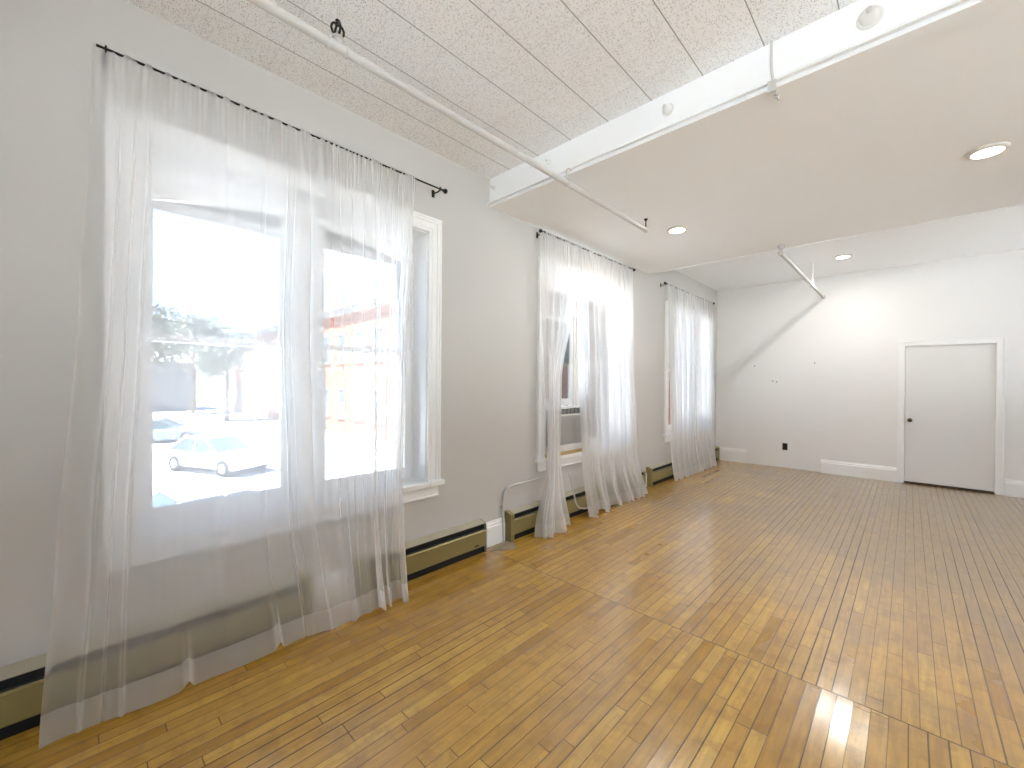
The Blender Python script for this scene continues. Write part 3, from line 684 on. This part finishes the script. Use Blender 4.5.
def building(x0, x1, y0, y1, h, label, wallm, nwin, rows, pitched=False):
    o = tag(empty('building', ((x0+x1)/2, y0, GZ)), label, 'building'); hw = (x1-x0)/2
    MB().box(-hw, hw, 0, y1-y0, 0, h).build('wall', wallm, o)
    if pitched:
        MB().prism([(-.4, h), (y1-y0+.4, h), ((y1-y0)/2, h+2.6)], -hw-.4, hw+.4, 'X').build('roof', M['roof'], o)
    else:
        MB().box(-hw-.35, hw+.35, -.45, y1-y0+.3, h, h+.22).box(-hw-.2, hw+.2, -.25, -.0, h-.45, h).build('cornice', M['stone'], o)
    sp = 2*hw/nwin
    for j in range(rows):
        for i in range(nwin):
            xc = -hw+sp*(i+.5); zc = 1.2+j*(h-1)/rows
            hh = min(2.0, (h-1)/rows-.9)
            f = MB().box(xc-.62, xc+.62, -.09, -.002, zc-.14, zc-.002).box(xc-.60, xc-.5, -.05, -.002, zc, zc+hh).box(xc+.5, xc+.60, -.05, -.002, zc, zc+hh).box(xc-.62, xc+.62, -.08, -.002, zc+hh, zc+hh+.18).box(xc-.5, xc+.5, -.04, -.002, zc+hh/2-.03, zc+hh/2+.03).build('window', M['stone'], o)
            MB().box(xc-.5, xc+.5, -.02, -.002, zc, zc+hh).build('pane', M['pane'], f)
    return o
building(-62, -15.5, 13.6, 26, 9.2, 'orange brick building across the street with two rows of windows', M['brick'], 17, 2)
building(-13, -2, 25, 38, 9.0, 'pale brick building seen through the middle window', M['brick'], 5, 3)
h1 = building(-7, 7, 0, 9, 6.0, 'grey gabled house far behind the parked cars', M['house'], 4, 2, True); h1.location = (-66, 3.5, GZ); h1.rotation_euler = (0, 0, PI/2)

def tree(x, y, h, r, label, seed):
    rnd = random.Random(seed); o = tag(empty('street_tree', (x, y, GZ)), label, 'tree', 'street trees')
    t = MB().tube([(0, 0, 0), (.05, .03, h*.25), (0, .08, h*.5), (.1, 0, h*.8)], [.24, .18, .13, .05], 10)
    for k in range(9):
        a = rnd.uniform(0, 6.28); z = h*rnd.uniform(.35, .6); t.tube([(0, 0, z), (math.cos(a)*r*.4, math.sin(a)*r*.4, z+r*.35), (math.cos(a)*r*.75, math.sin(a)*r*.75, z+r*.5)], [.09, .05, .02], 6)
    t.build('trunk', M['bark'], o)
    c = MB(); blobs = [(rnd.uniform(-.55, .55)*r, rnd.uniform(-.55, .55)*r, h-r*rnd.uniform(.5, 1.5), r*rnd.uniform(.35, .55)) for _ in range(14)]
    for i in range(5200):
        b = rnd.choice(blobs); d = Vector((rnd.gauss(0, 1), rnd.gauss(0, 1), rnd.gauss(0, 1))).normalized()*b[3]*rnd.uniform(.6, 1.05)
        p = Vector(b[:3])+d; a = Vector((rnd.gauss(0, 1), rnd.gauss(0, 1), rnd.gauss(0, 1))).normalized()*.16; e = a.orthogonal().normalized()*.09
        q = len(c.v); c.v += [tuple(p-a), tuple(p+e), tuple(p+a), tuple(p-e)]; c.f.append([q, q+1, q+2, q+3])
    me = bpy.data.meshes.new('crown'); me.from_pydata(c.v, [], c.f); me.materials.append(M['leaf'])
    k = bpy.data.objects.new('crown', me); C.objects.link(k); k.parent = o
tree(-38, 2.6, 11.0, 3.6, 'leafy tree across the street, leftmost behind the parked cars', 4)
tree(-60, 9.2, 12, 3.6, 'leafy tree beside the left end of the brick building', 9)
tree(-47, 9.8, 9.0, 2.6, 'smaller tree in the gap left of the brick building', 14)

def car(x, y, rz, paint, label):
    o = tag(empty('parked_car', (x, y, GZ), rz), label, 'car', 'parked cars')
    # stations along x: (x, half width, bottom z, belt z)
    st = [(-2.28, .70, .42, .62), (-2.2, .82, .28, .86), (-1.9, .88, .22, .95), (-1.0, .90, .20, .93), (0, .90, .20, .92), (.9, .90, .20, .90), (1.5, .88, .20, .82), (2.0, .84, .22, .74), (2.25, .74, .30, .60), (2.3, .62, .38, .50)]
    b = MB(); n = 10
    for X, hw, zb, zt in st:
        for (sy, sz) in ((-1, .12), (-1, .55), (-.97, .85), (-.86, 1), (-.3, 1.03), (.3, 1.03), (.86, 1), (.97, .85), (1, .55), (1, .12)):
            b.v.append((X, hw*sy, zb+(zt-zb)*sz))
    for i in range(len(st)-1):
        for k in range(n): b.f.append([i*n+k, i*n+(k+1) % n, (i+1)*n+(k+1) % n, (i+1)*n+k])
    b.f.append(list(range(n))); b.f.append([(len(st)-1)*n+k for k in range(n)][::-1])
    b.build('body', paint, o, smooth=True)
    g = MB()
    for X, hw, z in ((-1.95, .80, .90), (-1.15, .66, 1.38), (.10, .66, 1.40), (1.05, .80, .86)): g.v += [(X, -hw, z), (X, hw, z)]
    lo = [(-1.95, .80), (-1.15, .84), (.1, .84), (1.05, .80)]
    for X, hw in lo: g.v += [(X, -hw, .84), (X, hw, .84)]
    for i in range(3):
        a = 2*i; g.f.append([a, a+1, a+3, a+2]); g.f.append([a, a+2, a+10, a+8]); g.f.append([a+1, a+9, a+11, a+3])
    g.f += [[0, 8, 9, 1], [6, 7, 15, 14], [8, 10, 12, 14, 15, 13, 11, 9]]
    g.build('windows', M['carglass'], o)
    rf = MB().box(-1.2, .14, -.68, .68, 1.385, 1.425)
    for s in (-1, 1):
        rf.tube([(-1.95, s*.815, .90), (-1.17, s*.675, 1.395)], .04, 6); rf.tube([(1.05, s*.815, .87), (.1, s*.675, 1.40)], .035, 6); rf.tube([(-.35, s*.85, .88), (-.4, s*.675, 1.39)], .035, 6)
    rf.build('roof', paint, o, bevel=.01)
    for X in (-1.42, 1.42):
        for s in (-1, 1):
            w_ = MB().lathe([(.20, -.0), (.32, .0), (.335, .04), (.335, .16), (.32, .20), (.20, .20)], (X, s*.72, .335), (0, s, 0), 24).build('wheel', M['tyre'], o, smooth=True)
            MB().lathe([(.19, 0), (.19, .012), (.05, .02)], (X, s*.921, .335), (0, s, 0), 16).build('hub_cap', M['steel'], w_, smooth=True)
    for s in (-1, 1):
        MB().box(2.16, 2.275, s*.45, s*.72, .52, .66).build('headlight', M['glass'] if False else M['steel'], o, bevel=.02)
        MB().box(.78, .92, s*.88, s*1.03, .88, 1.0).build('side_mirror', paint, o, bevel=.02)
    return o
car(-21.3, 4.2, math.radians(24), M['carw'], 'white parked car with dark windscreen seen through the left pane')
car(-33.5, 3.6, math.radians(70), M['carb'], 'blue-grey parked car behind the white one')
car(-11.3, 2.5, math.radians(98), M['carw'], 'white car parked nearest, only its roof showing above the sill')
